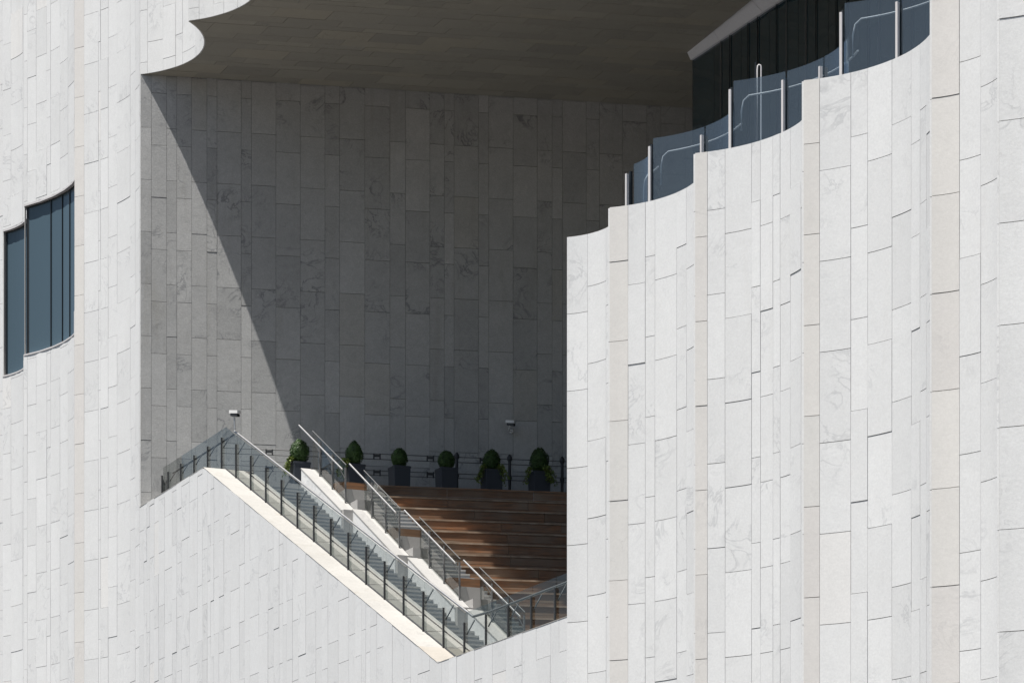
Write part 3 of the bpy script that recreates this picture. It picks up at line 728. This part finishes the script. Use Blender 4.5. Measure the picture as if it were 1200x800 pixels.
# slender hooked pole on the terrace
hp = thing('hooked_pole', 'slim twin steel pole with a hooked top behind the terrace glass', 'pole', (4.47, 56.0, Z_TER - .03))
MB().tube([(4.47, 56.0, Z_TER - .03), (4.47, 56.0, 20.86), (4.48, 56.0, 20.93), (4.50, 56.0, 20.95), (4.53, 56.0, 20.94), (4.54, 56.0, 20.9), (4.54, 56.0, Z_TER - .03)], 0.014, 8).build('pole_tube', 'alum', hp)
MB().box((4.44, 56.02, 20.0), (.012, 0, 0), (0, .02, 0), (0, 0, 1.0)).build('pole_plate', 'mull', hp)

# ------------------------------------------------------------------ fence on the landing
fe = thing('rail_fence', 'dark steel fence with double rails and finialed posts in front of the recessed wall', 'fence')
FD = 1.25; s0f = 1.6
def FS(s, z, d=FD): p = S(s, d); return (p[0], p[1], z)
post_s = []
for k in range(10):
    s = 2.80 + 1.555 * k; post_s.append(s)
    if k < 2: continue
    mb = MB(); mb.tube([FS(s, Z_LAND), FS(s, 20.98)], 0.05, 6); mb.build('post', 'dark', fe)
    MB().tube([FS(s, 20.9), FS(s, 20.97), FS(s, 21.05), FS(s, 21.12)], [0.04, 0.08, 0.07, 0.02], 8).build('finial', 'dark', fe); MB().tube([FS(s, 20.36), FS(s, 20.44), FS(s, 20.52)], [0.04, 0.075, 0.04], 8).build('collar', 'dark', fe)
for z in (20.98, 20.83, 20.50, 20.37):
    MB().tube([FS(2.2, z), FS(16, z)], 0.015, 6).build('rail', 'rail_grey', fe)
for k in range(8):
    s = 3.58 + 1.555 * k
    for z in (20.905, 20.435):
        mb = MB()
        for o in (-.09, .09): mb.box(FS(s + o, z), (.018 * b_[0], .018 * b_[1], 0), (.03 * q_[0], .03 * q_[1], 0), (0, 0, .085))
        mb.box(FS(s, z + .02), (.075 * b_[0], .075 * b_[1], 0), (.02 * q_[0], .02 * q_[1], 0), (0, 0, .03))
        mb.build('clamp', 'dark', fe)

# ------------------------------------------------------------------ planters and plants
def shrub_mesh(rx, rz, n, seed, cone=0.0, size=0.035):
    r = random.Random(seed); mb = MB()
    for i in range(n):
        a = r.uniform(0, 2 * math.pi); c = r.uniform(-0.95, 1); sn = math.sqrt(max(0, 1 - c * c))
        k = r.uniform(0.84, 1.03) * (1 + 0.07 * math.sin(5 * a + seed) * math.sin(4 * c))
        wz = 1 - cone * max(0, c)
        p = Vector((sn * math.cos(a) * rx * k * wz, sn * math.sin(a) * rx * k * wz, c * rz * k))
        nrm = Vector((sn * math.cos(a), sn * math.sin(a), c)) + Vector((r.uniform(-.7, .7), r.uniform(-.7, .7), r.uniform(-.7, .7)))
        nrm.normalize(); t1 = nrm.cross(Vector((r.uniform(-1, 1), r.uniform(-1, 1), r.uniform(-1, 1)))).normalized(); t2 = nrm.cross(t1)
        l = size * r.uniform(.7, 1.4)
        mb.add([p - t1 * l, p + t2 * l * .55, p + t1 * l, p - t2 * l * .55], [(0, 1, 2, 3)])
    return mb
def inner(rx, rz):
    mb = MB(); V = []; Fc = []
    for i in range(7):
        c = math.cos(math.pi * i / 6); s_ = math.sin(math.pi * i / 6)
        for j in range(10): a = 2 * math.pi * j / 10; V.append((s_ * rx * math.cos(a), s_ * rx * math.sin(a), c * rz))
    for i in range(6):
        for j in range(10): Fc.append((i * 10 + j, (i + 1) * 10 + j, (i + 1) * 10 + (j + 1) % 10, i * 10 + (j + 1) % 10))
    return mb.add(V, Fc, True)
PD = 2.0
pd = ['leftmost of the six, half behind the first divider wall', 'second from the left, with yellowish trailing leaves', 'third from the left', 'fourth from the left', 'fifth from the left, with straggly leaves over its sides', 'rightmost of the six, beside the bright wall edge']
ppx = [351, 415, 468, 523, 576, 632]; hgt = [0.31, 0.29, 0.26, 0.27, 0.28, 0.31]
base_mesh = None
for i, xp in enumerate(ppx):
    # position on the row line: solve for s
    tt = (xp - 600) / 3600; s = (tt * (A[1] + q_[1] * PD) - A[0] - q_[0] * PD) / (b_[0] - tt * b_[1]); c = S(s, PD)
    t = thing('planter', 'dark planter box on the landing, ' + pd[i], 'planter', (c[0], c[1], Z_LAND), group='planters along the landing')
    t.rotation_euler = (0, 0, R(24))
    if base_mesh is None:
        def local_prism(pts, z0, z1, name, mat, taper=1.0):
            k = len(pts); v = [(x, y, z0) for x, y in pts] + [(x * taper, y * taper, z1) for x, y in pts]
            return shared(name, v, [tuple(range(k - 1, -1, -1)), tuple(range(k, 2 * k))] + [(j, (j + 1) % k, k + (j + 1) % k, k + j) for j in range(k)], mat)
        sq = lambda r: [(-r, -r), (r, -r), (r, r), (-r, r)]
        base_mesh = (local_prism(sq(.22), 0, 1.40, 'planter_body', 'planter', 1.12), local_prism(sq(.257), 1.401, 1.46, 'planter_rim', 'planter'), local_prism(sq(.235), 1.461, 1.468, 'soil', 'soil'))
    for me, nm in zip(base_mesh, ('planter_body', 'planter_rim', 'soil')): link(nm, me, t)
    rx = hgt[i] * .9; rz = hgt[i] * (1.15, 1.28, 1.1, 1.02, 1.14, 1.2)[i]
    sh = thing('topiary_shrub', 'clipped dark green shrub in the planter, ' + pd[i].split(',')[0] + (' of the six' if 'of the six' not in pd[i].split(',')[0] else ''), 'shrub', (c[0], c[1], Z_LAND + 1.46), group='clipped shrubs in the planters')
    def loc(mb, zoff, name, mat, par):
        me = bpy.data.meshes.new(name); me.from_pydata([(x, y, z + zoff) for x, y, z in mb.v], [], mb.f); me.materials.append(M[mat]); me.update(); return link(name, me, par)
    loc(shrub_mesh(rx, rz, 3000, i + 3, 0.45 if i == 1 else 0.1, 0.022), rz * .9, 'foliage', 'leaf', sh)
    loc(inner(rx * .85, rz * .85), rz * .9, 'inner_foliage', 'leaf', sh)
    loc(MB().tube([(0, 0, 0), (0.01, 0, rz * .5)], [.03, .02], 6), 0.0, 'stem', 'twig', sh)
    if i in (0, 1, 4, 5):
        tr = thing('trailing_plant', ['yellow-green leaves at the foot of the leftmost shrub', 'yellow-green leaves spilling over the left of the second planter', '', '', 'straggly green leaves hanging down the sides of the fifth planter', 'leafy sprigs beside the rightmost planter'][i], 'plant', (c[0], c[1], Z_LAND + 1.47), group='trailing plants in the planters')
        r = random.Random(50 + i); mb = MB(); tw = MB()
        for q in range(14 if i != 0 else 9):
            sx = -1 if (i in (0, 1) or r.random() < .5) else 1
            a0 = Vector((sx * r.uniform(.12, .24), -r.uniform(.05, .27), 0)); p = a0.copy(); pts = [p.copy()]
            for st_ in range(7):
                p = p + Vector((sx * r.uniform(0.0, .055), r.uniform(-.02, .015), (.05 if st_ < 2 else -r.uniform(.04, .12)))); pts.append(p.copy())
                for w_ in range(6):
                    t1 = Vector((r.uniform(-1, 1), r.uniform(-1, 1), r.uniform(-1, 1))).normalized(); t2 = t1.cross(Vector((r.uniform(-1, 1), 0.3, 1))).normalized(); l = r.uniform(.025, .05)
                    pp = p + Vector((r.uniform(-.04, .04), r.uniform(-.04, .04), r.uniform(-.04, .04)))
                    mb.add([pp - t1 * l, pp + t2 * l * .5, pp + t1 * l, pp - t2 * l * .5], [(0, 1, 2, 3)])
            tw.tube(pts, 0.006, 4)
        loc(mb, 0, 'foliage', 'leaf2', tr); loc(tw, 0, 'stem', 'twig', tr)

# ------------------------------------------------------------------ security cameras
def cctv(loc, rz, label, pole, wall=False):
    t = thing('security_camera', label, 'camera', loc, group=None); t.rotation_euler = (0, 0, rz); t.scale = (.78, .78, .78) if wall else (.85, .85, .85)
    def put(mb, name, mat):
        me = bpy.data.meshes.new(name); me.from_pydata(mb.v, [], mb.f); me.polygons.foreach_set('use_smooth', mb.sm); me.materials.append(M[mat]); me.update(); return link(name, me, t)
    # local: lens looks along +x
    put(MB().prism([(-.16, -.075), (.19, -.085), (.21, 0), (.19, .085), (-.16, .075), (-.19, 0)], [.05, .0, .0, .0, .05, .05], [.15, .10, .10, .10, .15, .15]), 'sunshield', 'camwhite')
    put(MB().prism([(-.12, -.06), (.16, -.065), (.16, .065), (-.12, .06)], [-.04, -.09, -.09, -.04], [.048, -.002, -.002, .048]), 'camera_body', 'dark')
    put(MB().tube([(.15, 0, -.05), (.19, 0, -.058)], .045, 10), 'lens', 'mull')
    if wall:
        put(MB().tube([(-.02, 0, -.05), (-.05, 0.02, -.16), (-.12, .12, -.2)], .03, 8), 'bracket', 'camwhite')
        put(MB().tube([(-.10, .30, -.2), (-.10, .36, -.2)], .07, 10), 'wall_plate', 'camwhite'); put(MB().tube([(-.12, .12, -.2), (-.10, .33, -.2)], .025, 8), 'arm', 'camwhite')
    else:
        put(MB().tube([(0, 0, -.05), (0, 0, -.14)], .03, 8), 'bracket', 'camwhite'); put(MB().tube([(0, 0, -.12), (0.02, 0, -pole)], .022, 8), 'pole', 'steel')
    return t
p = U(6.1, 0.75); cctv((p[0], p[1], 20.9), R(-35), 'white and black security camera on a thin pole at the peak of the long balustrade', .5)
c = S(10.75, 0.4); cctv((c[0], c[1], 22.2), R(-25), 'small security camera fixed high on the shaded recessed wall', 0, True)
